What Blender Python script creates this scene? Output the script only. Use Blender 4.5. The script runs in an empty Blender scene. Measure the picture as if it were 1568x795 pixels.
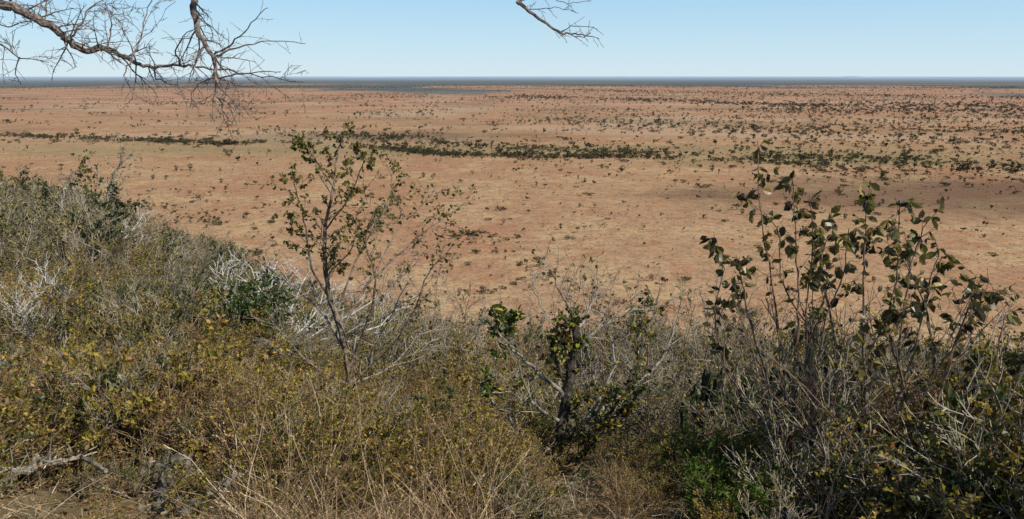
import bpy, math, random
import numpy as np
from mathutils import Vector, Quaternion, noise, Matrix
random.seed(7); np.random.seed(7)
scene=bpy.context.scene
CH=122.0
PITCH=math.radians(13.03); FPX=1220.0
CAM=Vector((0,0,CH))
Fw=Vector((0,math.cos(PITCH),-math.sin(PITCH))); Uw=Vector((0,math.sin(PITCH),math.cos(PITCH))); Rw=Vector((1,0,0))
def W(px,py,d):
    return CAM+(Fw+Rw*((px-784)/FPX)+Uw*((397.5-py)/FPX))*d
def proj(p):
    v=p-CAM; d=v.dot(Fw)
    if d<0.1: return (9999,9999)
    return (784+FPX*v.dot(Rw)/d, 397.5-FPX*v.dot(Uw)/d)
def interp(x,tab):
    return float(np.interp(x,[t[0] for t in tab],[t[1] for t in tab]))
# ---------------------------------------------------------------- terrain
SL=[(-180,.02),(-100,.03),(-60,.09),(-33,.125),(-26,.175),(-20,.235),(-12,.34),(-3,.42),(40,.41),(70,.25),(100,.05),(180,.02)]
RR=[(-180,300),(-60,170),(-33,125),(-20,110),(-10,200),(0,400),(180,400)]
def H(x,y):
    r=math.hypot(x,y); az=math.degrees(math.atan2(x,y))
    s=interp(az,SL); R=interp(az,RR)
    drop=s*(math.sqrt(r*r+16)-4)
    if r>R: drop+=0.35*(r-R)
    if abs(az)>80 and r>400: drop+=0.2*(r-400)
    z=CH-1.7-drop
    n=noise.noise(Vector((x*.05,y*.05,0)))*min(2.0,r*.03)+noise.noise(Vector((x*.5,y*.5,3)))*.12*min(1,r*.3)
    z+=n
    pl=noise.noise(Vector((x*.002,y*.002,5)))*1.0
    k=6.0; h=max(0,min(1,.5+.5*(z-pl)/k))
    return pl*(1-h)+z*h+k*h*(1-h)
def plainhit(px,py):
    d=(Fw+Rw*((px-784)/FPX)+Uw*((397.5-py)/FPX)); t=-CH/d.z
    return CAM+d*t
def ghit(px,py):
    d=(Fw+Rw*((px-784)/FPX)+Uw*((397.5-py)/FPX)).normalized(); t=1.0
    while t<2000:
        p=CAM+d*t
        if p.z<H(p.x,p.y): return p
        t+=.03+t*.002
    return p
# ---------------------------------------------------------------- material helpers
def newmat(n):
    m=bpy.data.materials.new(n); m.use_nodes=True; nt=m.node_tree
    for x in list(nt.nodes): nt.nodes.remove(x)
    return m,nt,nt.nodes,nt.links
def ramp(N,cols):
    r=N.new('ShaderNodeValToRGB'); e=r.color_ramp.elements
    e[0].position=cols[0][0]; e[0].color=(*cols[0][1],1)
    e[1].position=cols[-1][0]; e[1].color=(*cols[-1][1],1)
    for p,c in cols[1:-1]:
        q=e.new(p); q.color=(*c,1)
    return r
def leafmat(name,cols,trans=.3,rough=.55,spec=.3,haze=False,objr=.3):
    m,nt,N,L=newmat(name)
    at=N.new('ShaderNodeAttribute'); at.attribute_name='v'
    oi=N.new('ShaderNodeObjectInfo')
    ma=N.new('ShaderNodeMath'); ma.operation='MULTIPLY_ADD'; L.new(oi.outputs['Random'],ma.inputs[0]); ma.inputs[1].default_value=objr
    L.new(at.outputs['Fac'],ma.inputs[2])
    mb=N.new('ShaderNodeMath'); mb.operation='SUBTRACT'; L.new(ma.outputs[0],mb.inputs[0]); mb.inputs[1].default_value=objr/2
    r=ramp(N,cols); L.new(mb.outputs[0],r.inputs[0])
    col=r.outputs[0]
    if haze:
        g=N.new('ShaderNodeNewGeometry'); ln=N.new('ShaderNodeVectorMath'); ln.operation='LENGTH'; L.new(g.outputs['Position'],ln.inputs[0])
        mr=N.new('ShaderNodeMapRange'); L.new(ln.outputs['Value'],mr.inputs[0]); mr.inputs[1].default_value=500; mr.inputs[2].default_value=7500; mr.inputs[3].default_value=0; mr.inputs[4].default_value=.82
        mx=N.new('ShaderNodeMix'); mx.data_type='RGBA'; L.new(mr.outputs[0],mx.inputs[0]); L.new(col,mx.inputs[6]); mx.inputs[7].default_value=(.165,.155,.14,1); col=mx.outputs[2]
    if spec<.2:
        b=N.new('ShaderNodeBsdfDiffuse'); L.new(col,b.inputs['Color'])
    else:
        b=N.new('ShaderNodeBsdfPrincipled'); b.inputs['Roughness'].default_value=rough; b.inputs['Specular IOR Level'].default_value=spec
        L.new(col,b.inputs['Base Color'])
    o=N.new('ShaderNodeOutputMaterial')
    if trans>0:
        t=N.new('ShaderNodeBsdfTranslucent'); L.new(col,t.inputs[0])
        ms=N.new('ShaderNodeMixShader'); ms.inputs[0].default_value=trans
        L.new(b.outputs[0],ms.inputs[1]); L.new(t.outputs[0],ms.inputs[2]); L.new(ms.outputs[0],o.inputs[0])
    else: L.new(b.outputs[0],o.inputs[0])
    return m
def barkmat(name,c1,c2,sc=30,bump=.4):
    m,nt,N,L=newmat(name)
    tc=N.new('ShaderNodeTexCoord'); no=N.new('ShaderNodeTexNoise'); no.inputs['Scale'].default_value=sc; no.inputs['Detail'].default_value=2
    L.new(tc.outputs['Object'],no.inputs['Vector'])
    r=ramp(N,[(.35,c1),(.65,c2)]); L.new(no.outputs[0],r.inputs[0])
    b=N.new('ShaderNodeBsdfPrincipled') if bump>0 else N.new('ShaderNodeBsdfDiffuse')
    if bump>0:
        b.inputs['Roughness'].default_value=.85; b.inputs['Specular IOR Level'].default_value=.2
        bp=N.new('ShaderNodeBump'); bp.inputs['Strength'].default_value=bump; bp.inputs['Distance'].default_value=.01; L.new(no.outputs[0],bp.inputs['Height']); L.new(bp.outputs[0],b.inputs['Normal'])
    L.new(r.outputs[0],b.inputs[0]); o=N.new('ShaderNodeOutputMaterial'); L.new(b.outputs[0],o.inputs[0])
    return m
M_tw=barkmat('twig_grey',(.14,.11,.08),(.44,.38,.29),8,0)
M_twb=barkmat('twig_brown',(.12,.075,.042),(.38,.265,.16),8,0)
M_grey=barkmat('bark_grey',(.12,.10,.08),(.36,.32,.26))
M_pale=barkmat('bark_pale',(.38,.35,.30),(.66,.62,.56),30,0)
M_brown=barkmat('bark_brown',(.07,.045,.03),(.19,.13,.09))
M_red=barkmat('bark_reddish',(.10,.055,.038),(.28,.175,.115))
M_trunk=barkmat('bark_trunk',(.085,.06,.045),(.27,.205,.15))
M_dark=barkmat('bark_dark',(.025,.02,.016),(.10,.08,.06))
M_thorn=barkmat('bark_thorn',(.06,.045,.038),(.26,.21,.175),40,.6)
M_olive=leafmat('leaf_olive',[(0,(.05,.05,.010)),(.3,(.15,.14,.022)),(.55,(.29,.25,.04)),(.78,(.48,.37,.07)),(.9,(.38,.20,.05)),(1,(.20,.09,.03))],.32,.6,.1,False,.5)
M_green=leafmat('leaf_green',[(0,(.02,.03,.01)),(.5,(.055,.075,.018)),(.85,(.13,.15,.03)),(1,(.22,.20,.045))],.22,.45,.5)
M_dull=leafmat('leaf_dull',[(0,(.045,.05,.018)),(.5,(.105,.108,.036)),(1,(.21,.185,.07))],.2,.6,.1,False,.5)
M_dry=leafmat('leaf_dry',[(0,(.12,.065,.03)),(.5,(.27,.16,.07)),(1,(.48,.32,.15))],.2,.6,.1,False,.5)
M_shrub=leafmat('leaf_broad',[(0,(.03,.024,.010)),(.3,(.07,.055,.018)),(.5,(.13,.115,.026)),(.7,(.22,.19,.04)),(.85,(.36,.24,.06)),(1,(.50,.40,.10))],.42,.4,.6)
M_mop=leafmat('leaf_young',[(0,(.04,.042,.010)),(.5,(.12,.115,.024)),(.8,(.24,.20,.04)),(1,(.32,.18,.05))],.33,.45,.4)
M_bright=leafmat('leaf_bright',[(0,(.03,.055,.010)),(.6,(.08,.14,.022)),(1,(.20,.25,.05))],.3,.4,.5)
M_fern=leafmat('leaf_feathery',[(0,(.04,.07,.012)),(.6,(.09,.155,.025)),(1,(.22,.27,.06))],.3,.6,.1)
M_grass=leafmat('grass_dry',[(0,(.15,.09,.05)),(.4,(.32,.21,.115)),(.75,(.50,.36,.21)),(1,(.65,.52,.35))],0,.7,.1,False,.4)
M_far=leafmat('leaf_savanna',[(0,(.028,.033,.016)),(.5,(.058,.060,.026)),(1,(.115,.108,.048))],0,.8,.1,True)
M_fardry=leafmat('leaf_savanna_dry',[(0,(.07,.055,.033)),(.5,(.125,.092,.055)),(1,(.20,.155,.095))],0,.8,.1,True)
M_eu=leafmat('succulent_skin',[(0,(.014,.024,.011)),(1,(.038,.054,.025))],0,.6,.25)
# ---------------------------------------------------------------- mesh builder
def rv():
    while True:
        v=Vector((random.uniform(-1,1),random.uniform(-1,1),random.uniform(-1,1)))
        if .01<v.length<1: return v.normalized()
class MB:
    def __init__(s): s.V=[];s.F=[];s.M=[];s.A=[];s.mats=[]
    def mi(s,m):
        if m not in s.mats: s.mats.append(m)
        return s.mats.index(m)
    def tube(s,P,Rd,n,m,v=.5):
        mi=s.mi(m); b=len(s.V); k=len(P)
        for i,p in enumerate(P):
            t=(P[min(i+1,k-1)]-P[max(i-1,0)]); 
            if t.length<1e-6: t=Vector((0,0,1))
            t.normalize(); a=t.cross(Vector((.37,.91,.13))); 
            if a.length<.15: a=t.cross(Vector((1,0,0)))
            a.normalize(); c=t.cross(a)
            for j in range(n):
                an=2*math.pi*j/n; s.V.append(p+(a*math.cos(an)+c*math.sin(an))*Rd[i])
        for i in range(k-1):
            for j in range(n):
                j2=(j+1)%n
                s.F.append((b+i*n+j,b+i*n+j2,b+(i+1)*n+j2,b+(i+1)*n+j)); s.M.append(mi); s.A.append(v)
        if n>3 or Rd[-1]>.003:
            s.F.append(tuple(b+(k-1)*n+j for j in range(n))); s.M.append(mi); s.A.append(v)
    def leaf(s,p,d,L,w,m,v,big=False):
        mi=s.mi(m); d=d.normalized(); a=d.cross(rv())
        if a.length<.1: a=d.cross(Vector((1,.2,.1)))
        a.normalize(); nn=d.cross(a); b=len(s.V); f=random.uniform(.1,.5)*w
        if big:
            cv=random.uniform(-.25,.35)*L
            pts=[p,p+d*L*.3+a*w*.42+nn*f,p+d*L*.65+a*w*.48+nn*(f+cv*.3),p+d*L+nn*cv,p+d*L*.65-a*w*.48+nn*(f+cv*.3),p+d*L*.3-a*w*.42+nn*f,p+d*L*.3,p+d*L*.65+nn*cv*.3]
            s.V+=pts
            for f_ in ((0,1,6),(1,2,7,6),(2,3,7),(3,4,7),(4,5,6,7),(5,0,6)):
                s.F.append(tuple(b+q for q in f_)); s.M.append(mi); s.A.append(v)
        else:
            s.V+=[p,p+d*L*.5+a*w*.5+nn*f*.5,p+d*L,p+d*L*.5-a*w*.5+nn*f*.5]
            s.F.append((b,b+1,b+2)); s.F.append((b,b+2,b+3)); s.M+=[mi,mi]; s.A+=[v,v]
    def build(s,name,coll=None,smooth=False):
        me=bpy.data.meshes.new(name); me.from_pydata([tuple(v) for v in s.V],[],s.F)
        for m in s.mats: me.materials.append(m)
        me.polygons.foreach_set('material_index',s.M)
        at=me.attributes.new('v','FLOAT','FACE'); at.data.foreach_set('value',s.A)
        if smooth: me.polygons.foreach_set('use_smooth',[True]*len(s.F))
        me.update(); o=bpy.data.objects.new(name,me)
        (coll or scene.collection).objects.link(o); return o
def grow(mb,p,d,L,r,lev,q):
    n=max(3,int(L/q.get('seg',.12))); n=min(n,q.get('nmax',9)); st=L/n
    P=[p.copy()]; Rd=[r]; d=d.normalized(); dirs=[d.copy()]; sgn=1
    ax=rv()
    for i in range(n):
        d=(d+rv()*q['jit']+Vector((0,0,q['trop']))*(1/n)+ax*sgn*q.get('zig',0)).normalized(); sgn=-sgn
        p=p+d*st; P.append(p.copy()); dirs.append(d.copy()); Rd.append(max(q.get('rmin',.0012),r*(1-.75*(i+1)/n)))
    mb.tube(P,Rd,5 if r>.012 else 3,q['bark'])
    if lev>0:
        k=q['kids'][lev-1]
        for j in range(k):
            t=(j+random.random())/k; t=.2+.8*t; i=min(n-1,int(t*n)); 
            dd=dirs[i+1]; a=dd.cross(rv()); a.normalize(); an=math.radians(random.gauss(q['ang'],12))
            nd=dd*math.cos(an)+a*math.sin(an)
            grow(mb,P[i].lerp(P[i+1],t*n-i if t*n-i<1 else 1),nd,L*q['ratio']*random.uniform(.6,1.2)*(1.15-.5*t),max(Rd[i]*.6,q.get('rmin',.0012)),lev-1,q)
    if lev<=q.get('leaflev',0) and q.get('nl',0)>0:
        nl=q['nl']; nl=int(nl*random.uniform(.2,1.7)+random.random())
        for j in range(nl):
            t=random.uniform(.15,1); i=min(n-1,int(t*n)); pp=P[i].lerp(P[i+1],t*n-i)
            ld=(dirs[i]*.5+rv()*.8+Vector((0,0,q.get('droop',0))))
            sz=random.uniform(.5,1.25)
            mb.leaf(pp,ld,q['ll']*sz,q['lw']*sz,random.choice(q['leafs']),min(1,max(0,random.gauss(q.get('vm',.5),.25))),q.get('big',False))
    if q.get('thorn') and random.random()<.8:
        for j in range(int(n*1.0)):
            i=random.randrange(n); e=rv()*random.uniform(.012,.03)
            mb.tube([P[i],P[i]+e],[.0012,.0004],3,q['bark'])
def spline(pts,k=6,jit=0):
    P=[]; n=len(pts)
    for i in range(n-1):
        a=pts[max(i-1,0)];b=pts[i];c=pts[i+1];d=pts[min(i+2,n-1)]
        for j in range(k):
            t=j/k; P.append(.5*((2*b)+(c-a)*t+(2*a-5*b+4*c-d)*t*t+(3*b-a-3*c+d)*t**3)+(rv()*jit if (i+j)>0 else Vector()))
    P.append(pts[-1].copy()); return P
def limb(mb,pts,r0,r1,bark,q,ntw,t0=.25,tl=.4,lev=1,jit=.006,angle=45,pw=1.0,sides=7,rp=.8):
    P=spline(pts,5,jit); n=len(P); Rd=[r0+(r1-r0)*((i/(n-1))**rp) for i in range(n)]
    mb.tube(P,Rd,sides,bark)
    for j in range(ntw):
        t=t0+(1-t0)*((j+random.random())/ntw)**pw; t=min(t,.999); i=min(n-2,int(t*(n-1)))
        d=(P[i+1]-P[i]).normalized(); a=d.cross(rv()).normalized(); an=math.radians(random.gauss(angle,14))
        grow(mb,P[i],d*math.cos(an)+a*math.sin(an),tl*random.uniform(.5,1.3)*(1.1-.5*t),max(q.get('rmin',.002),min(Rd[i]*.5,q.get('tr',.02))),lev,q)
    return P
# ---------------------------------------------------------------- scatter through geometry nodes
def scatter(name,items,coll):
    me=bpy.data.meshes.new(name); me.from_pydata([tuple(i[0]) for i in items],[],[])
    a=me.attributes.new('rot','FLOAT_VECTOR','POINT'); a.data.foreach_set('vector',[c for i in items for c in i[1]])
    a=me.attributes.new('scl','FLOAT_VECTOR','POINT'); a.data.foreach_set('vector',[c for i in items for c in i[2]])
    a=me.attributes.new('idx','INT','POINT'); a.data.foreach_set('value',[i[3] for i in items])
    o=bpy.data.objects.new(name,me); scene.collection.objects.link(o)
    ng=bpy.data.node_groups.new(name+'_nodes','GeometryNodeTree')
    ng.interface.new_socket('Geometry',in_out='INPUT',socket_type='NodeSocketGeometry')
    ng.interface.new_socket('Geometry',in_out='OUTPUT',socket_type='NodeSocketGeometry')
    N=ng.nodes;L=ng.links; gi=N.new('NodeGroupInput');go=N.new('NodeGroupOutput')
    ip=N.new('GeometryNodeInstanceOnPoints'); ci=N.new('GeometryNodeCollectionInfo')
    ci.inputs['Collection'].default_value=coll; ci.inputs['Separate Children'].default_value=True; ci.inputs['Reset Children'].default_value=True
    def na(n,t):
        x=N.new('GeometryNodeInputNamedAttribute'); x.data_type=t; x.inputs['Name'].default_value=n
        return [s for s in x.outputs if s.enabled and s.name=='Attribute'][0]
    L.new(gi.outputs[0],ip.inputs['Points']); L.new(ci.outputs[0],ip.inputs['Instance']); ip.inputs['Pick Instance'].default_value=True
    L.new(na('idx','INT'),ip.inputs['Instance Index'])
    er=N.new('FunctionNodeEulerToRotation'); L.new(na('rot','FLOAT_VECTOR'),er.inputs[0]); L.new(er.outputs[0],ip.inputs['Rotation'])
    L.new(na('scl','FLOAT_VECTOR'),ip.inputs['Scale']); L.new(ip.outputs[0],go.inputs[0])
    md=o.modifiers.new('scatter','NODES'); md.node_group=ng
    return o
# ================================================================ GROUND
def ground():
    rs=[0.0]; r=.6
    while r<75000:
        rs.append(r); r*=1.055 if r<400 else 1.09
    NA=300; V=[(0,0,H(0.001,0.001))];F=[]
    azs=[2*math.pi*i/NA for i in range(NA)]
    for r in rs[1:]:
        for a in azs:
            x=r*math.sin(a);y=r*math.cos(a); V.append((x,y,H(x,y) if r<3000 else (0 if r>6000 else noise.noise(Vector((x*.002,y*.002,5)))*(1-(r-3000)/3000))))
    for j in range(NA): F.append((0,1+(j+1)%NA,1+j))
    for i in range(len(rs)-2):
        for j in range(NA):
            j2=(j+1)%NA; F.append((1+i*NA+j,1+i*NA+j2,1+(i+1)*NA+j2,1+(i+1)*NA+j))
    me=bpy.data.meshes.new('ground'); me.from_pydata(V,[],F); me.polygons.foreach_set('use_smooth',[True]*len(F))
    o=bpy.data.objects.new('ground',me); scene.collection.objects.link(o)
    m,nt,N,L=newmat('savanna_ground'); g=N.new('ShaderNodeNewGeometry'); pos=g.outputs['Position']
    def nz(sc,det=4,vs=None,rough=.55):
        n=N.new('ShaderNodeTexNoise'); n.noise_dimensions='2D'; n.inputs['Scale'].default_value=sc; n.inputs['Detail'].default_value=det; n.inputs['Roughness'].default_value=rough
        if vs:
            mp=N.new('ShaderNodeMapping'); mp.inputs['Scale'].default_value=vs; L.new(pos,mp.inputs[0]); L.new(mp.outputs[0],n.inputs['Vector'])
        else: L.new(pos,n.inputs['Vector'])
        return n.outputs[0]
    def mr(s,a,b,c=0,d=1):
        x=N.new('ShaderNodeMapRange'); L.new(s,x.inputs[0]); x.inputs[1].default_value=a;x.inputs[2].default_value=b;x.inputs[3].default_value=c;x.inputs[4].default_value=d; x.interpolation_type='SMOOTHSTEP'; return x.outputs[0]
    def mix(f,a,b):
        x=N.new('ShaderNodeMix'); x.data_type='RGBA'
        L.new(f,x.inputs[0])
        for s,i in ((a,6),(b,7)):
            if isinstance(s,tuple): x.inputs[i].default_value=(*s,1)
            else: L.new(s,x.inputs[i])
        return x.outputs[2]
    def mul(a,b,op='MULTIPLY'):
        x=N.new('ShaderNodeMath'); x.operation=op
        for s,i in ((a,0),(b,1)):
            if isinstance(s,(int,float)): x.inputs[i].default_value=s
            else: L.new(s,x.inputs[i])
        return x.outputs[0]
    sp=N.new('ShaderNodeSeparateXYZ'); L.new(pos,sp.inputs[0])
    ln=N.new('ShaderNodeVectorMath'); ln.operation='LENGTH'; L.new(pos,ln.inputs[0]); dist=ln.outputs['Value']
    c=mix(mr(nz(.004,4),.4,.62),(.385,.235,.132),(.365,.195,.110))
    c=mix(mr(nz(.012,5,None,.65),.45,.64),c,(.44,.295,.160))
    c=mix(mr(nz(.03,5,None,.7),.53,.68,0,.8),c,(.34,.155,.080))
    c=mix(mr(nz(.09,5,None,.7),.46,.62,0,.65),c,(.235,.15,.09))
    c=mix(mr(nz(.35,5,None,.8),.48,.66,0,.8),c,(.16,.105,.062))
    c=mix(mr(nz(.22,5,None,.8),.55,.70,0,.6),c,(.54,.38,.21))
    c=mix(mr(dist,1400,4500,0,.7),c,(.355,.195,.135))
    c=mix(mul(mr(nz(.0015,4,(1,2.2,1)),.5,.62),mr(dist,1200,1900,0,.8)),c,(.375,.265,.175))
    c=mix(mul(mr(nz(.0025,6,(1,1,1),.75),.48,.64),mr(dist,1500,2600,0,.7)),c,(.19,.14,.095))
    n8=nz(.008,5); n10=nz(.014,5,None,.7)
    def blob(cx,cy,rx,ry,edge=.4,ns=None,am=1.2):
        v=N.new('ShaderNodeMapping'); v.inputs['Location'].default_value=(-cx/rx,-cy/ry,0); v.inputs['Scale'].default_value=(1/rx,1/ry,0); L.new(pos,v.inputs[0])
        l=N.new('ShaderNodeVectorMath'); l.operation='LENGTH'; L.new(v.outputs[0],l.inputs[0])
        s=mul(l.outputs['Value'],mul(ns or n8,am),'ADD')
        return mr(s,1.7,1.3-edge,0,1)
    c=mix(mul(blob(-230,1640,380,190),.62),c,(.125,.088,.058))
    c=mix(mul(blob(-100,1340,1500,160,.5,n10,1.4),.62),c,(.215,.185,.095))
    c=mix(mul(blob(520,1180,480,130,.5,n10,1.4),.66),c,(.205,.18,.09))
    c=mix(mul(blob(-550,1500,500,130,.5,n10,1.4),.5),c,(.24,.20,.11))
    c=mix(mul(blob(600,2100,420,160,.5,n10,1.4),.45),c,(.18,.15,.095))
    c=mix(mul(blob(610,830,500,200,.35),.66),c,(.085,.055,.04))  # cloud shadow on the right of the plain, painted into the ground colour
    c=mix(mul(blob(800,620,360,110,.35),.42),c,(.085,.055,.04))  # nearer part of the painted cloud shadow
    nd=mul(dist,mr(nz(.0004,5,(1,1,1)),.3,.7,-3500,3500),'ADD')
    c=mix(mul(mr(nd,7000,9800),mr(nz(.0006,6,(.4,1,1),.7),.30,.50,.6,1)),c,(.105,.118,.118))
    c=mix(mr(dist,9500,32000),c,(.24,.31,.37))  # aerial haze painted as blue-grey ground colour, growing with distance
    h=mix(mr(nz(.8,5,None,.7),.4,.6),(.16,.11,.062),(.26,.185,.11))
    h=mix(mr(nz(9,4,None,.8),.45,.6),h,(.085,.058,.036))
    h=mix(mr(nz(14,4,None,.8),.55,.65),h,(.36,.26,.155))
    h=mix(mr(nz(.06,3),.45,.6,0,.6),h,(.13,.11,.055))
    zz=mul(sp.outputs[2],mul(n8,14),'ADD')
    c=mix(mr(zz,10,26),c,h)
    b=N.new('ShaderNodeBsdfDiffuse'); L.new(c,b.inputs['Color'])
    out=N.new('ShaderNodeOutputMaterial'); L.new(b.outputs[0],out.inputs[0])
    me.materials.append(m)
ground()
def hills():
    V=[];F=[]; n=240
    for i in range(n+1):
        az=math.radians(-50+100*i/n); R=42000+3000*math.sin(i*.13)
        h=30+25*max(0,noise.noise(Vector((i*.07,1,0))))+12*noise.noise(Vector((i*.3,2,0)))
        for c,w,a in ((-21.7,2.0,20),(22.5,.9,45),(-10,1.6,20)):
            h+=a*math.exp(-((math.degrees(az)-c)/w)**2)
        x,y=math.sin(az),math.cos(az)
        V+=[(x*(R-2500),y*(R-2500),-2),(x*R,y*R,max(h,12)),(x*(R+3000),y*(R+3000),-2)]
    for i in range(n):
        for j in range(2): F.append((i*3+j,i*3+3+j,i*3+4+j,i*3+1+j))
    me=bpy.data.meshes.new('distant_hills'); me.from_pydata(V,[],F)
    o=bpy.data.objects.new('distant_hills',me); scene.collection.objects.link(o)
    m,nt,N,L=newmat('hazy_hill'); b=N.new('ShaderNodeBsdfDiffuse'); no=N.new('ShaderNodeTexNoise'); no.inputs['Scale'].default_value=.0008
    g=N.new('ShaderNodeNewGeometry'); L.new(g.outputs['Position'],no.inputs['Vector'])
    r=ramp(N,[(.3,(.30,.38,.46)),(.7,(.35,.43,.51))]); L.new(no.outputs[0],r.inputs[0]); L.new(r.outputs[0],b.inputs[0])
    o2=N.new('ShaderNodeOutputMaterial'); L.new(b.outputs[0],o2.inputs[0]); me.materials.append(m)
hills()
# ================================================================ SAVANNA TREES
CS=bpy.data.collections.new('savanna_prototypes')
def sav(name,h,cw,ch,zc,n,mat,ls,bare=0):
    mb=MB(); k=random.choice([1,2,3])
    for i in range(k+2):
        a=random.random()*6.28; e=Vector((math.cos(a)*cw*.5,math.sin(a)*cw*.5,zc+random.uniform(-.1,.2)*ch))
        mb.tube([Vector((0,0,-.3)),Vector((e.x*.25,e.y*.25,zc*.5)),e],[h*.03,h*.022,h*.008],4,M_brown)
    clumps=[]
    for i in range(12):
        a=random.random()*6.28; rr=cw*math.sqrt(random.random())*.85
        clumps.append((Vector((math.cos(a)*rr,math.sin(a)*rr,zc+random.uniform(-.5,.5)*ch*(1-.5*rr/cw))),random.uniform(.15,.36)*cw,random.random()))
    for i in range(n):
        c,s,v=random.choice(clumps); d=rv(); p=c+Vector((d.x*s,d.y*s,d.z*s*min(1,ch/cw)))*random.random()**.4
        if p.z<.05: p.z=.05
        mb.leaf(p,rv(),ls*random.uniform(.6,1.4),ls*random.uniform(.5,1),mat,min(1,max(0,v*.6+random.random()*.4)))
    mb.build(name,CS)
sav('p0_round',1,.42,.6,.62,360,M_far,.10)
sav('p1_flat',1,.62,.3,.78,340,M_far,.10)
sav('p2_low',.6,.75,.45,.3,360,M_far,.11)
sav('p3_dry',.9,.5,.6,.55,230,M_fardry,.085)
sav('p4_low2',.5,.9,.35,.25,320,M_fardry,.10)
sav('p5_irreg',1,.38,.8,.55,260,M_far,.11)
items=[]
def addsav(x,y,s,idx=None,sq=1):
    if idx is None: idx=random.choices(range(6),[5,2,2,2,2,4])[0]
    items.append(((x,y,H(x,y)-.05 if math.hypot(x,y)<3000 else 0),(0,0,random.random()*6.28),(s*random.uniform(.8,1.25),s*random.uniform(.8,1.25),s*sq*random.uniform(.85,1.25)),idx))
def wedge(r0,r1,n,smin,smax,thr=-.1,ns=.004,idx=None):
    c=0
    while c<n:
        r=math.sqrt(random.uniform(r0*r0,r1*r1)); a=math.radians(random.uniform(-48,48)); x=r*math.sin(a);y=r*math.cos(a)
        if noise.noise(Vector((x*ns,y*ns,9)))+.6*noise.noise(Vector((x*ns*4,y*ns*4,2)))+random.gauss(0,.2)+.22*max(-1,min(1,x/(y*.5)))<thr: continue
        if H(x,y)>8 and r<700: 
            if random.random()<.6: continue
        s=smin+(smax-smin)*random.random()**1.8
        addsav(x,y,s*(1.5 if random.random()<.1 else 1),idx); c+=1
wedge(330,750,280,1.6,5.5,.05,.012)
wedge(330,750,2000,.5,1.4,0,.02)
wedge(750,1400,850,2.2,7,.08,.008)
wedge(750,1500,2600,.8,2.2,0,.01)
wedge(1400,3000,2600,3.2,9,.12,.004)
wedge(1400,3000,2800,1.4,3,.0,.004)
wedge(3000,5500,3500,4.5,9.5,.1,.002)
wedge(5500,10500,4500,5,9.5,.1,.0012)
def line(pts,n,wd,smin,smax,gap=-.02):
    P=[plainhit(*p) for p in pts]
    seg=[(P[i+1]-P[i]).length for i in range(len(P)-1)]; 
    k=0
    while k<n:
        i=random.choices(range(len(seg)),seg)[0]; t=random.random(); p=P[i].lerp(P[i+1],t)
        if noise.noise(Vector((p.x*.02,p.y*.02,2)))*.6+noise.noise(Vector((p.x*.005,p.y*.005,2)))*.6+random.gauss(0,.25)<gap: continue
        ww=wd*(1+.8*noise.noise(Vector((p.x*.01,p.y*.01,7))))
        mean=25*noise.noise(Vector((p.x*.012,3,7)))
        p=p+Vector((random.gauss(0,ww),mean+random.gauss(0,ww)*(1 if random.random()<.65 else 3),0)); s=smin+(smax-smin)*random.random()**2
        addsav(p.x,p.y,s*(1.5 if random.random()<.08 else 1),random.choices([0,1,2,3,4,5],[3,1,4,1,1.5,2])[0]); k+=1
line([(-200,203),(0,208),(150,212),(250,217),(350,222),(450,217),(600,228),(700,238),(850,240),(960,240),(1060,247),(1150,245)],1500,16,2,9)
line([(560,226),(620,232),(700,239),(850,242),(960,242)],280,8,3,9.5)
line([(430,203),(600,212),(750,226),(850,230),(1100,240),(1250,243),(1400,246),(1700,262)],1300,30,2,8.5,.05)
line([(1150,244),(1300,262),(1500,262),(1700,250)],450,30,2,8,.05)
line([(250,217),(300,219),(360,222)],90,9,5,11)
line([(760,148),(920,152),(1100,158),(1250,163),(1400,160),(1700,170)],900,90,6,14,.05)
line([(900,139),(1200,145),(1700,152)],900,200,6,13,.05)
line([(1180,172),(1400,168),(1700,175)],700,150,5,12)
line([(850,186),(1100,200),(1400,215),(1700,225)],500,90,3,10)
line([(1000,200),(1300,200),(1700,205)],600,140,3,10)
line([(-100,135),(400,134),(900,133),(1700,136)],1000,400,8,13)
line([(100,165),(500,150),(800,150)],350,180,5,11)
line([(150,300),(300,335),(420,340)],80,22,2,4.5)
line([(180,310),(260,325),(330,345)],80,14,1.5,4.5)
line([(690,360),(740,370),(860,440),(950,450)],70,16,2,5)
for px,py,s,i in [(420,342,9,0),(760,387,5,4),(825,400,6,2),(700,365,7,4),(728,362,8,2),(858,352,5,5),(1018,436,5,0),(118,208,14,5),(290,222,15,2),(352,222,10,5),(620,228,14,5),(972,238,12,5),(1160,243,12,5),(1215,235,8,1),(1385,246,11,5),(770,345,5,3),(905,300,5,2),(915,458,7,4),(1050,430,5,2),(390,392,8,2),(330,345,7,2),(985,352,4,3),(1160,380,4,2),(1110,340,4,2),(1520,392,4,2),(1545,495,7,2),(1440,230,8,1),(710,460,7,3),(745,450,7,4),(840,430,6,3),(880,445,5,3),(945,465,6,4),(1000,430,5,3),(850,420,5,5)]:
    p=plainhit(px,py); addsav(p.x,p.y,s,i)
scatter('savanna_trees',items,CS)
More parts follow.
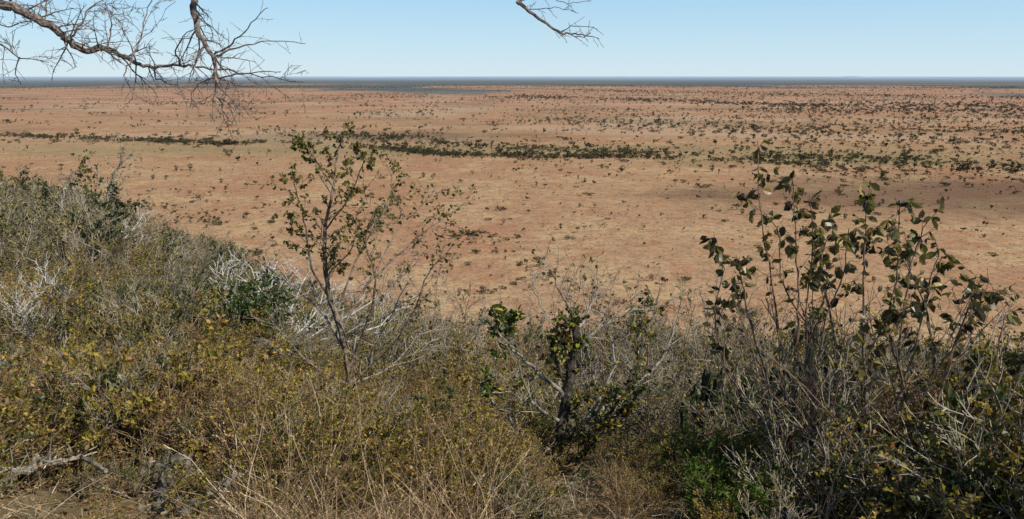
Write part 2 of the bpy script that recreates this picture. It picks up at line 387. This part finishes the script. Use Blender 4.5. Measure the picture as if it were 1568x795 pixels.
# ================================================================ HILLSIDE SHRUBS
CB=bpy.data.collections.new('shrub_prototypes')
def bush(name,h,nst,q,spread=.7,lev=2):
    mb=MB()
    for i in range(nst):
        a=random.random()*6.28; sp=random.uniform(.1,1)*spread
        d=Vector((math.cos(a)*sp,math.sin(a)*sp,1))
        grow(mb,Vector((math.cos(a)*.15*sp,math.sin(a)*.15*sp,-.1)),d,h*random.uniform(.5,1.15),q.get('r0',.012),lev,q)
    mb.build(name,CB)
QG=dict(bark=M_tw,leafs=[M_dull,M_olive],ll=.036,lw=.022,nl=1.8,kids=[7,8],ang=42,jit=.2,trop=.25,ratio=.46,rmin=.0024,r0=.014,nmax=4)
QP=dict(QG,bark=M_pale,nl=0,kids=[6,8],rmin=.003,r0=.018)
QO=dict(bark=M_twb,leafs=[M_olive,M_olive,M_olive,M_dry],ll=.038,lw=.025,nl=6,kids=[7,8],ang=50,jit=.2,trop=.12,ratio=.44,rmin=.0017,leaflev=1,vm=.47,r0=.010,nmax=4)
QD=dict(QO,leafs=[M_green,M_green,M_dull],ll=.045,lw=.028,nl=8,bark=M_dark,vm=.45)
QB=dict(QO,leafs=[M_dry,M_dry,M_olive],nl=2.2,bark=M_twb,ll=.034,lw=.018)
for i in range(3): bush('a%d_greytwig'%i,1.0+.1*i,13,QG,1.0)
bush('b0_paletwig',1.1,9,QP,.8)
bush('b1_greentwig',1.1,12,dict(QG,nl=6,leafs=[M_dull,M_dull,M_olive]),.9)
for i in range(3): bush('c%d_olive'%i,1.0,12,dict(QO,nl=[6,4,7][i],ll=[.038,.032,.044][i]),1.1)
for i in range(2): bush('d%d_green'%i,1.0,10,QD,.9)
for i in range(2): bush('e%d_dry'%i,1.0,13,QB,1.0)
FARLIM=[(-500,270),(0,280),(100,285),(200,335),(350,392),(450,440),(650,475),(750,495),(1000,490),(1100,480),(1300,505),(1568,540),(2200,540)]
MIDLIM=[(-500,380),(0,395),(150,400),(300,440),(450,490),(600,520),(700,550),(900,605),(1020,590),(1150,570),(1300,520),(1568,500),(2200,480)]
NEARLIM=[(-500,500),(0,540),(300,535),(480,585),(600,590),(700,630),(800,700),(860,765),(920,720),(1000,670),(1150,650),(1300,600),(1568,560),(2200,540)]
RP=[(ghit(272,745),.26,1.4),(ghit(90,755),.42,1.4),(ghit(222,745),.18,1.4),(ghit(1110,790),.40,1.0)]
its=[]
def place(n,az0,az1,r0,r1,smin,smax,wts,limtab,hz=1.0,pw=1.0,jl=14,coll=None,lin=False,keep=True):
    c=0;t=0
    while c<n and t<n*6:
        t+=1
        u=random.random()**pw; r=r0*(r1/r0)**u
        if lin: r=math.sqrt(random.uniform(r0*r0,r1*r1))
        a=math.radians(random.uniform(az0,az1)); x=r*math.sin(a);y=r*math.cos(a)
        z=H(x,y)
        if z<3 and random.random()<.75: continue
        p=Vector((x,y,z)); s=random.uniform(smin,smax)
        if r<9 and keep:
            bad=False
            for q,rad,dp in RP:
                dq=math.hypot(q.x,q.y)
                if math.hypot(x-q.x,y-q.y)<rad or (r<dq and r>dq-dp and abs(a-math.atan2(q.x,q.y))<rad/dq*1.2): bad=True
            if bad: continue
        px,py=proj(p)
        if limtab and px<8000:
            lim=interp(px,limtab)+random.gauss(0,jl); ok=False
            for k in range(12):
                if proj(p+Vector((0,0,s*hz)))[1]>=lim: ok=True;break
                s*=.85
            if not ok or s<.3*smin: continue
        idx=random.choices(range(len(wts)),wts)[0]
        (coll if coll is not None else its).append((tuple(p),(random.gauss(0,.12),random.gauss(0,.12),random.random()*6.28),(s,s,s*random.uniform(.85,1.15)),idx)); c+=1
place(850,-60,-6,13,60,1.2,2.2,[3,3,3,1.2,7,1.8,1.8,1.8,2.6,2.6,1,1],FARLIM,1.2,lin=True)
place(1500,-60,-6,40,140,1.8,3.2,[4,4,4,.8,8,1,1,1,3,3,.6,.6],FARLIM,1.2,lin=True)
place(900,-8,48,20,120,1.6,3.0,[4,4,4,1,4,1,1,1,1,1,1.5,1.5],FARLIM,1.2,.8,jl=22)
place(1600,-30,48,110,360,1.6,3.6,[4,4,4,.3,4,1,1,1,1,1,1.5,1.5],FARLIM,1.2,.9)
place(430,-52,-6,7.5,20,.8,1.6,[2.4,2.4,2.4,.9,4,2,2,2,1.8,1.8,2,2],MIDLIM,1.2,lin=True,jl=22)
place(400,-8,48,7,24,.9,2.0,[3,3,3,.6,3,2.2,2.2,2.2,2.4,2.4,2,2],MIDLIM,1.2,jl=26)
place(370,-45,-3,3.9,10,.45,1.05,[.6,.6,.6,.1,1.2,4,4,4.5,.8,.8,2.8,2.8],NEARLIM,1.15,jl=22)
place(320,-6,45,4.0,10,.55,1.3,[1.4,1.4,1.4,.2,2,3.2,3.2,3.2,2.4,2.4,2.2,2.2],NEARLIM,1.15,jl=22)
place(220,-48,46,3.2,12,.15,.36,[1,1,1,0,1,2,2,2,.8,.8,2,2],None,1,.9,keep=False)
scatter('hillside_shrubs',its,CB)
# ================================================================ GRASS
CG=bpy.data.collections.new('grass_prototypes')
for gi in range(4):
    mb=MB(); mi=mb.mi(M_grass)
    for b in range(55):
        a=random.random()*6.28; rr=random.random()*.18; p=Vector((math.cos(a)*rr,math.sin(a)*rr,-.03)); lean=random.uniform(.1,1.5); hh=random.uniform(.2,.8)
        d=Vector((math.cos(a+random.gauss(0,.8))*lean,math.sin(a+random.gauss(0,.8))*lean,1)).normalized(); w=random.uniform(.0012,.0028); P=[p]
        for k in range(4):
            d=(d+Vector((d.x,d.y,-.25))*.35*random.random()+rv()*.28).normalized(); P.append(P[-1]+d*hh/4)
        sd=d.cross(rv()).normalized(); bb=len(mb.V); v=random.random()
        for k,pt in enumerate(P):
            ww=w*(1-.2*k); mb.V+=[pt-sd*ww,pt+sd*ww]
        for k in range(4): mb.F.append((bb+2*k,bb+2*k+1,bb+2*k+3,bb+2*k+2)); mb.M.append(mi); mb.A.append(v)
        if random.random()<.3:
            for k in range(6): mb.leaf(P[-1]-d*k*.02,(d+rv()*.5),.025,.006,M_grass,v)
    mb.build('g%d_tuft'%gi,CG)
g=[]
GL=[(a,b-20) for a,b in NEARLIM]
place(800,-45,0,3.2,11,.45,1.0,[1,1,1,1],GL,.8,.8,20,g)
place(280,-3,45,3.4,14,.4,.85,[1,1,1,1],GL,.8,.9,20,g)
place(400,-50,48,12,60,.7,1.2,[1,1,1,1],FARLIM,.8,.9,20,g)
place(260,-46,46,3.0,9,.2,.35,[1,1,1,1],None,.8,.9,20,g,keep=False)
scatter('dry_grass',g,CG)
# leaf litter
mb=MB()
for i in range(14000):
    r=3*(12/3)**(random.random()); a=math.radians(random.uniform(-46,44)); x=r*math.sin(a);y=r*math.cos(a)
    p=Vector((x,y,H(x,y)+random.uniform(.004,.03))); d=Vector((random.gauss(0,1),random.gauss(0,1),random.gauss(0,.25)))
    if random.random()<.35:
        mb.tube([p,p+d.normalized()*random.uniform(.05,.25)],[.003,.0015],3,M_tw if random.random()<.5 else M_twb)
    else: mb.leaf(p,d,random.uniform(.02,.05),random.uniform(.012,.03),M_dry,random.random())
mb.build('leaf_litter')
# ================================================================ HERO PLANTS
def down(p,extra=.1):
    return Vector((p.x,p.y,H(p.x,p.y)-extra))
def pts(l,d0,d1=None):
    if d1 is None: d1=d0
    n=len(l); return [W(a,b,d0+(d1-d0)*i/(n-1)) for i,(a,b) in enumerate(l)]
# young tree
mb=MB(); D=6.6
qt=dict(bark=M_trunk,leafs=[M_mop],ll=.036,lw=.026,nl=5.5,kids=[4,4],ang=45,jit=.16,trop=.1,ratio=.5,rmin=.0018,leaflev=0,big=True,droop=-.2,vm=.5,tr=.006,seg=.06)
ql=dict(qt,nl=2.6)
qb=dict(qt,bark=M_tw,nl=.4)
base=W(537,640,D)
mp=[down(base),base]+pts([(535,600),(532,545),(520,500),(505,455),(497,400),(498,350),(508,300),(515,250),(524,205)],D,D)
limb(mb,mp,.046,.005,M_trunk,qt,24,.55,.30,1,.006)
for l,d1,r,n,qq,tl in [([(508,460),(478,410),(468,350),(456,300),(446,265)],5.9,.013,14,qt,.26),
  ([(512,290),(490,255),(470,228),(455,215)],6.3,.008,13,qt,.18),
  ([(524,505),(560,440),(600,400),(650,355),(700,320),(718,303)],7.3,.014,14,ql,.34),
  ([(515,480),(545,400),(578,340),(600,290),(592,250)],7.1,.012,14,qt,.3),
  ([(534,580),(590,540),(635,475),(655,420),(690,380)],6.2,.013,12,ql,.4),
  ([(500,350),(530,310),(552,262),(560,235)],6.2,.008,12,qt,.2),
  ([(530,540),(495,480),(450,440),(410,410),(385,395)],7.4,.013,12,qb,.4),
  ([(533,560),(560,500),(575,430),(560,370),(575,320)],6.0,.011,12,ql,.45),
  ([(560,440),(610,350),(640,320),(668,290)],7.6,.008,12,ql,.28),
  ([(536,590),(480,560),(440,520),(430,480)],6.0,.011,10,qb,.45),
  ([(536,590),(600,560),(650,500),(680,450)],7.0,.011,12,qb,.45),
  ([(536,600),(560,560),(600,480),(625,430)],5.9,.010,12,qb,.4),
  ([(533,580),(520,520),(480,450),(470,400)],6.9,.010,12,qb,.4),
  ([(535,590),(550,500),(600,440),(640,400)],6.9,.010,12,qb,.4),
  ([(520,500),(500,430),(540,380),(545,330)],6.3,.010,12,qt,.3)]:
    limb(mb,pts(l,D,d1),r,.0025,M_trunk if qq is not qb else M_grey,qq,n,.3,tl,1)
mb.build('young_tree')
# broad leaved multi-stem shrub (right)
mb=MB(); D=4.6
qs=dict(bark=M_red,leafs=[M_shrub],ll=.060,lw=.036,nl=5.5,kids=[3,3],ang=40,jit=.12,trop=.2,ratio=.5,rmin=.0016,leaflev=0,big=True,droop=-.8,vm=.52,tr=.004,seg=.05)
qn=dict(qs,nl=.3,bark=M_trunk)
b1=down(W(1225,790,D)); b2=down(W(1345,790,D-.1)); b3=down(W(1405,790,D-.2))
ST=[(b1,[(1225,720),(1215,600),(1222,500),(1220,400),(1216,330),(1213,272)],4.5,11),(b1,[(1222,720),(1200,600),(1185,450),(1165,330),(1160,215)],4.9,5),
 (b2,[(1338,720),(1325,600),(1322,450),(1325,360),(1330,300)],4.4,12),(b2,[(1345,720),(1370,600),(1382,480),(1400,390),(1420,335)],4.3,13),
 (b3,[(1405,730),(1425,650),(1465,520),(1495,450),(1545,455)],4.2,12),(b2,[(1335,700),(1290,560),(1265,450),(1258,390),(1282,345)],4.7,12),
 (b1,[(1220,720),(1180,600),(1145,480),(1130,410),(1085,378)],4.8,11),(b3,[(1405,720),(1430,600),(1420,480),(1385,400),(1350,340)],4.8,12),
 (b1,[(1230,720),(1245,600),(1262,500),(1290,420),(1300,350)],4.2,9),(b2,[(1350,720),(1400,620),(1440,560),(1480,500),(1490,430)],4.5,11),
 (b3,[(1400,720),(1385,600),(1360,500),(1372,430),(1378,310)],4.1,9),(b1,[(1215,720),(1160,640),(1110,560),(1095,480),(1110,410)],5.0,6),
 (b3,[(1410,720),(1480,640),(1530,590),(1570,560),(1600,520)],4.3,8),(b2,[(1340,740),(1310,640),(1250,520),(1200,440),(1190,350),(1145,310)],4.9,9),
 (b1,[(1228,740),(1270,640),(1330,540),(1372,470)],4.2,10),(b2,[(1350,740),(1365,640),(1400,540),(1425,430),(1440,380)],4.4,11),(b1,[(1222,740),(1240,600),(1235,480),(1245,380),(1240,300)],4.6,9)]
for b,l,d1,n in ST:
    P=[b]+[W(a,c,D+(d1-D)*(i+1)/len(l)) for i,(a,c) in enumerate(l)]
    limb(mb,P,.011,.0022,random.choice([M_red,M_red,M_trunk]),qs,n+3,.62,.17,0,.006,50,.9,6)
    limb(mb,[P[0],P[1],P[2],P[3]],.008,.004,M_trunk,qn,7,.3,.35,1,.01)
for i in range(60):
    b=random.choice([b1,b2,b3])+Vector((random.gauss(0,.12),random.gauss(0,.15),0)); e=W(random.uniform(1110,1560),random.uniform(430,620),D+random.uniform(-.6,.8)); m=b.lerp(e,.5)+Vector((random.gauss(0,.1),random.gauss(0,.1),.1))
    limb(mb,[b,m,e],.007,.002,random.choice([M_red,M_trunk,M_dark,M_tw]),qn,6,.4,.3,1,.012)
mb.build('broad_leaved_shrub')
# central tree
mb=MB(); D=6.0
qc=dict(bark=M_dark,leafs=[M_green,M_green,M_olive],ll=.044,lw=.028,nl=5.5,kids=[4,5],ang=48,jit=.2,trop=.1,ratio=.5,rmin=.0018,leaflev=0,big=True,droop=-.3,vm=.5,tr=.008,seg=.06)
qcb=dict(qc,bark=M_tw,nl=.4,zig=.12); qbr=dict(qc,leafs=[M_bright,M_green,M_olive],nl=5,ll=.05,lw=.032)
bs=down(W(858,790,D))
limb(mb,[bs]+pts([(856,760),(853,710),(862,650),(870,590),(880,540),(884,500)],D,D),.075,.025,M_dark,qc,22,.3,.26,1,.01,55,1,9)
for l,d1,r,n,qq,tl in [([(868,610),(830,575),(790,540),(765,510),(752,490)],5.6,.018,6,qcb,.3),
 ([(765,510),(760,490),(752,478)],5.6,.008,11,qbr,.15),([(790,540),(775,515),(790,480)],5.8,.008,9,qbr,.16),([(830,575),(780,600),(745,600)],5.6,.008,8,qbr,.16),
 ([(882,510),(900,480),(915,450),(935,425)],6.4,.015,12,qcb,.45),([(882,505),(870,470),(850,430),(840,410)],5.6,.012,10,qcb,.4),
 ([(860,680),(900,640),(950,605),(1005,560),(1030,510),(1042,465)],6.6,.025,16,qcb,.45),([(858,720),(900,690),(930,640),(965,590)],5.8,.035,28,qc,.28),
 ([(880,540),(920,500),(960,480),(1000,470)],6.2,.013,12,qcb,.4),([(870,590),(850,550),(860,520),(870,490)],5.8,.014,18,qc,.2),
 ([(862,650),(820,620),(800,580),(790,545)],5.5,.015,10,qcb,.4),([(853,700),(810,680),(780,640),(740,600),(735,560)],6.2,.015,14,qcb,.3),
 ([(900,640),(940,560),(930,500),(905,470)],6.3,.013,12,qcb,.3),([(880,560),(850,500),(820,450),(815,420)],6.5,.010,10,qcb,.35),([(950,605),(980,540),(985,490),(990,460)],6.6,.012,12,qc,.22)]:
    limb(mb,pts(l,D,d1),r,.003,M_dark if qq is qc else M_grey,qq,n,.2,tl,1,.012)
mb.build('gnarled_tree')
# bare shrubs on the slope edge in the middle
for cx,cy,d,tops in [(720,600,9.5,[(670,470),(695,440),(720,430),(745,455),(770,480),(700,490),(650,500)]),(900,590,10.5,[(840,440),(865,425),(890,410),(915,430),(940,445),(870,470),(960,470)]),(1010,580,9.5,[(965,450),(990,435),(1015,430),(1040,440),(1065,465),(1000,480),(1030,490)]),(1120,560,8.8,[(1070,440),(1100,420),(1130,430),(1150,455),(1090,480)])]:
    mb=MB(); c=down(W(cx,cy,d))
    for tx,ty in tops:
        e=W(tx,ty,d+random.uniform(-.7,.7)); m=c.lerp(e,.5)+Vector((random.gauss(0,.15),random.gauss(0,.2),-.05))
        limb(mb,[c,m,e],.016,.003,random.choice([M_tw,M_twb,M_grey]),dict(QG,nl=.6,kids=[4,4],seg=.1,rmin=.0024,jit=.24,tr=.006),11,.25,.5,1,.02)
    mb.build('bare_shrub')
# pale bare shrub
mb=MB(); dd=10.5; c=down(W(405,600,dd))
qp=dict(bark=M_pale,leafs=[M_green],nl=0,ll=.04,lw=.03,kids=[4,5],ang=40,jit=.22,trop=.25,ratio=.55,rmin=.0034,tr=.008)
for tx,ty in [(300,455),(320,430),(350,412),(375,400),(400,405),(425,400),(455,410),(480,400),(500,440),(290,490),(520,470),(440,440),(340,470),(560,430),(600,440),(380,440),(410,460),(620,470),(330,520),(470,500),(645,450)]:
    e=W(tx,ty,dd+random.uniform(-1.2,1.2)); m=c.lerp(e,.5)+Vector((random.gauss(0,.22),random.gauss(0,.22),-.1))
    limb(mb,[c,m,e],.020,.005,M_pale,qp,10,.2,.55,1,.03)
mb.build('pale_bare_shrub')
mb=MB(); c=down(W(375,620,dd-1.2))
for i in range(16):
    a=random.random()*6.28; grow(mb,c,Vector((math.cos(a)*.9,math.sin(a)*.6,1)),random.uniform(.7,1.1),.015,2,dict(QD,leafs=[M_green,M_bright],nl=6,ll=.05,lw=.03))
mb.build('green_bush')
for l,d in [([(163,440),(160,370),(166,300),(176,262),(200,235)],17),([(100,490),(97,400),(94,340),(98,290),(112,262)],16)]:
    mb=MB(); P=pts(l,d,d); P=[down(P[0])]+P
    qq=dict(QG,nl=1.5 if d==17 else 6,leafs=[M_olive,M_green],ll=.07,lw=.045,rmin=.005,kids=[4,4])
    limb(mb,P,.05,.012,M_grey,qq,22,.35,.7,1,.02); mb.build('slender_tree')
def euph(cx,cy,d,arms,R0):
    mb=MB(); b=down(W(cx,cy,d)); mi=mb.mi(M_eu)
    for tx,ty in arms:
        e=W(tx+random.uniform(-6,6),ty+random.uniform(-18,14),d+random.uniform(-.5,.5)); out=Vector((e.x+random.gauss(0,.05),e.y,b.z+(e.z-b.z)*random.uniform(.25,.5)))
        P=spline([b,b.lerp(out,.6)+Vector((0,0,-.05)),out+Vector((0,0,.15)),out.lerp(e,.6)+Vector((random.gauss(0,.02),0,0)),e],6); n=len(P); K=8; vb=len(mb.V); RR0=R0*random.uniform(.75,1.1); ph=random.random()*6
        for i,p in enumerate(P):
            t=(P[min(i+1,n-1)]-P[max(i-1,0)]).normalized(); a=t.cross(Vector((.3,.9,.1))).normalized(); cc=t.cross(a)
            f=min(1,(n-i)/3+.15)*(1+.2*math.sin(i*1.9+ph))
            for j in range(K):
                an=2*math.pi*j/K; rr=RR0*f*(1.0 if j%2==0 else .45); mb.V.append(p+(a*math.cos(an)+cc*math.sin(an))*rr)
        v=random.random()
        for i in range(n-1):
            for j in range(K):
                j2=(j+1)%K; mb.F.append((vb+i*K+j,vb+i*K+j2,vb+(i+1)*K+j2,vb+(i+1)*K+j)); mb.M.append(mi); mb.A.append(v)
        mb.F.append(tuple(vb+(n-1)*K+j for j in range(K))); mb.M.append(mi); mb.A.append(v)
    mb.build('candelabra_euphorbia')
euph(1110,700,6.4,[(1062,590),(1078,572),(1095,562),(1112,566),(1130,555),(1148,575),(1085,600),(1120,595),(1050,612),(1160,600),(1102,585),(1140,610),(1070,620)],.028)
euph(1235,690,7.0,[(1188,550),(1203,530),(1218,515),(1235,505),(1250,510),(1265,518),(1282,525),(1298,540),(1210,560),(1242,540),(1272,555),(1225,545),(1180,580),(1305,570),(1255,565)],.028)
for cx,cy,d in ((1150,760,5.8),(1020,740,6.4)):
    mb=MB(); c=down(W(cx,cy,d))
    for i in range(11):
        a=random.random()*6.28; grow(mb,c+Vector((random.gauss(0,.1),random.gauss(0,.1),0)),Vector((math.cos(a)*.7,math.sin(a)*.7,1)),random.uniform(.6,1.05),.010,2,dict(QG,bark=random.choice([M_dark,M_tw,M_trunk]),leafs=[M_green,M_olive],nl=1.2,kids=[6,7]))
    mb.build('twiggy_shrub')
# feathery bush
mb=MB()
for cx,cy,dd_ in ((1040,800,5.0),(1080,790,4.9),(1120,785,4.8),(1165,790,4.7),(1205,800,4.8),(1100,830,4.3),(1150,835,4.2)):
    c=down(W(cx,cy,dd_),0)
    for i in range(11):
        a=random.random()*6.28; grow(mb,c,Vector((math.cos(a)*.8,math.sin(a)*.8,1)),random.uniform(.22,.40),.005,1,dict(QO,bark=M_brown,leafs=[M_fern],ll=.028,lw=.009,nl=26,kids=[9],leaflev=1))
mb.build('feathery_green_bush')
# thorn tree overhead
mb=MB()
qh=dict(bark=M_thorn,leafs=[M_dry],nl=0,ll=.02,lw=.01,kids=[5,6],ang=50,jit=.18,trop=-.15,ratio=.5,rmin=.0014,zig=.22,thorn=True,seg=.05,tr=.006)
D=4.6
tb=Vector((-3.3,.6,0)); tb.z=H(tb.x,tb.y)-.1
fork=Vector((-3.15,.9,CH+1.2))
limb(mb,[tb,Vector((-3.4,.6,CH-.6)),Vector((-3.1,.75,CH+.4)),fork],.17,.12,M_thorn,qh,0,sides=12)
A=[(-300,-140),(-150,-60),(-60,-20),(0,6),(35,16),(85,46),(105,62),(130,79),(165,74),(200,94),(235,103),(275,100),(320,104),(400,116),(465,126)]
limb(mb,[fork,Vector((-3.0,2.6,CH+1.9))]+pts(A,D,5.0),.07,.002,M_thorn,qh,40,.3,.34,1,.01,60,.9,8,.45)
B=[(310,-160),(290,-60),(297,0),(303,45),(322,80),(331,120),(335,152),(355,186)]
topB=[fork,Vector((-2.5,2.4,CH+2.4)),Vector((-1.9,3.9,CH+2.2))]
limb(mb,topB+pts(B,4.5,4.3),.06,.0025,M_thorn,qh,26,.5,.28,1,.01,55,1,8,.5)
for l,n,r,tl in [([(325,84),(350,70),(380,42),(410,12)],7,.007,.16),([(325,88),(360,75),(410,64),(468,67)],9,.007,.16),([(-80,40),(0,68),(30,88),(75,96)],9,.008,.2),
   ([(30,88),(22,110),(32,130)],5,.004,.12),([(105,62),(125,35),(140,10),(180,-10)],9,.008,.22),([(85,46),(60,20),(70,-20)],6,.006,.2),([(200,94),(215,60),(225,20),(240,-20)],9,.007,.24),
   ([(235,103),(240,120),(275,135),(285,165)],8,.006,.16),([(200,94),(190,120),(210,150)],4,.005,.12),([(331,120),(370,112),(430,110)],9,.006,.16),([(331,120),(300,130),(290,165)],7,.005,.14),([(335,150),(350,160),(362,192)],6,.004,.1),([(322,104),(350,125),(395,135)],7,.005,.14),
   ([(0,6),(10,-20),(30,-60)],6,.007,.25),([(275,100),(270,70),(300,40)],6,.006,.18),([(165,74),(170,40),(160,5)],7,.006,.2),([(-100,-10),(-30,20),(10,40),(60,30),(130,40)],8,.006,.18)]:
    limb(mb,pts(l,4.7,4.7+random.uniform(-.4,.4)),r,.0018,M_thorn,qh,n,.1,tl,0 if tl<.2 else 1,.008,50)
C=[(900,-160),(830,-70),(797,-5),(800,8),(830,32),(858,50),(885,52),(918,60)]
limb(mb,[fork,Vector((-2.2,1.8,CH+2.9)),Vector((-.6,3.2,CH+2.7))]+pts(C,4.6,4.5),.06,.0015,M_thorn,qh,10,.8,.10,0,.006,50,1,8,.35)
for l,n in [([(800,8),(815,15),(850,12),(880,18)],6),([(835,36),(850,45),(868,66)],4),([(858,50),(880,40),(915,45)],4),([(797,0),(830,-5),(870,5),(905,2)],6),([(870,52),(890,58),(905,50)],3)]:
    limb(mb,pts(l,4.6,4.5),.0035,.0014,M_thorn,qh,n,.1,.10,0,.006,50)
mb.build('thorn_tree')
# ================================================================ ROCKS, DEADWOOD
def rockmat(name,c1,c2,c3):
    m,nt,N,L=newmat(name); tc=N.new('ShaderNodeTexCoord'); a=N.new('ShaderNodeTexNoise'); a.inputs['Scale'].default_value=9; a.inputs['Detail'].default_value=9; a.inputs['Roughness'].default_value=.7
    L.new(tc.outputs['Object'],a.inputs['Vector']); r=ramp(N,[(.38,c1),(.5,c2),(.62,c3)]); L.new(a.outputs[0],r.inputs[0])
    b=N.new('ShaderNodeBsdfPrincipled'); b.inputs['Roughness'].default_value=.9; L.new(r.outputs[0],b.inputs['Base Color'])
    bp=N.new('ShaderNodeBump'); bp.inputs['Strength'].default_value=.8; bp.inputs['Distance'].default_value=.02; L.new(a.outputs[0],bp.inputs['Height']); L.new(bp.outputs[0],b.inputs['Normal'])
    o=N.new('ShaderNodeOutputMaterial'); L.new(b.outputs[0],o.inputs[0]); return m
MR=rockmat('rock_grey',(.05,.045,.032),(.13,.115,.085),(.30,.27,.22)); MT=rockmat('rock_tan',(.30,.22,.14),(.48,.38,.27),(.60,.52,.41))
import bmesh
def rock(px,py,sx,sy,sz,rot,mat,seed):
    bm=bmesh.new(); bmesh.ops.create_icosphere(bm,subdivisions=4,radius=1)
    for v in bm.verts:
        d=v.co.normalized(); k=1+.35*noise.noise(d*1.3+Vector((seed,0,0)))+.15*noise.noise(d*3.5+Vector((seed,5,0)))+.05*noise.noise(d*9+Vector((seed,5,0)))
        v.co=d*k; v.co.x*=sx;v.co.y*=sy;v.co.z*=sz
    me=bpy.data.meshes.new('boulder'); bm.to_mesh(me); bm.free(); me.materials.append(mat)
    o=bpy.data.objects.new('boulder',me); scene.collection.objects.link(o); p=ghit(px,py); o.location=(p.x,p.y,p.z+sz*.35); o.rotation_euler=rot
rock(272,752,.12,.12,.14,(0.1,.1,.4),MR,3); rock(248,778,.08,.08,.06,(0,.2,1),MR,8); rock(222,745,.035,.03,.13,(.3,.5,.3),MT,12); rock(300,788,.08,.08,.06,(0,.2,2),MR,21)
def dead(l,r,name,h0=.16):
    mb=MB(); P=[ghit(a,b)+Vector((0,0,h0+random.uniform(-.02,.05))) for a,b in l]
    limb(mb,P,r,r*.35,M_grey,dict(QG,nl=0,rmin=.003,zig=.1),6,.1,.18,0,.008,55,1,8); mb.build(name)
dead([(-30,780),(30,768),(80,752),(125,748),(170,782)],.028,'dead_branch')
dead([(60,745),(100,760),(135,735)],.018,'dead_branch')
dead([(345,800),(365,785),(392,772)],.018,'dead_branch')
# ================================================================ LIGHT, SKY, CAMERA
SAZ=math.radians(118); SEL=math.radians(46)
S=Vector((math.sin(SAZ)*math.cos(SEL),math.cos(SAZ)*math.cos(SEL),math.sin(SEL)))
ld=bpy.data.lights.new('sun','SUN'); ld.energy=5.0; ld.angle=math.radians(.5); ld.color=(1,.95,.86)
lo=bpy.data.objects.new('sun',ld); scene.collection.objects.link(lo); lo.rotation_euler=S.to_track_quat('Z','Y').to_euler(); lo.location=(20,-10,160)
w=bpy.data.worlds.new('World'); scene.world=w; w.use_nodes=True; N=w.node_tree.nodes; L=w.node_tree.links
bg=N['Background']; sk=N.new('ShaderNodeTexSky'); sk.sky_type='NISHITA'; sk.sun_disc=False; sk.sun_elevation=SEL; sk.sun_rotation=SAZ; sk.altitude=600; sk.air_density=1.0; sk.dust_density=.3; sk.ozone_density=2.5
mx=N.new('ShaderNodeMix'); mx.data_type='RGBA'
tc=N.new('ShaderNodeTexCoord'); sx=N.new('ShaderNodeSeparateXYZ'); L.new(tc.outputs['Generated'],sx.inputs[0])
r=ramp(N,[(0,(.66,.82,.92)),(.03,(.57,.79,.94)),(.10,(.41,.71,.98)),(.2,(.30,.58,.92)),(1,(.12,.26,.55))]); L.new(sx.outputs[2],r.inputs[0])
sc=N.new('ShaderNodeVectorMath'); sc.operation='SCALE'; sc.inputs['Scale'].default_value=10.0; L.new(r.outputs[0],sc.inputs[0])
mr=N.new('ShaderNodeMapRange'); L.new(sx.outputs[2],mr.inputs[0]); mr.inputs[1].default_value=0; mr.inputs[2].default_value=.5; mr.inputs[3].default_value=.88; mr.inputs[4].default_value=0
L.new(mr.outputs[0],mx.inputs[0]); L.new(sk.outputs[0],mx.inputs[6]); L.new(sc.outputs[0],mx.inputs[7]); L.new(mx.outputs[2],bg.inputs[0]); bg.inputs[1].default_value=.10
cd=bpy.data.cameras.new('camera'); cd.lens=36*FPX/1568; cd.sensor_width=36; cd.clip_end=200000; cd.clip_start=.1
co=bpy.data.objects.new('camera',cd); scene.collection.objects.link(co); co.location=CAM; co.rotation_euler=(math.radians(90)-PITCH,0,0); scene.camera=co
scene.view_settings.view_transform='Standard'; scene.view_settings.look='None'; scene.view_settings.exposure=0
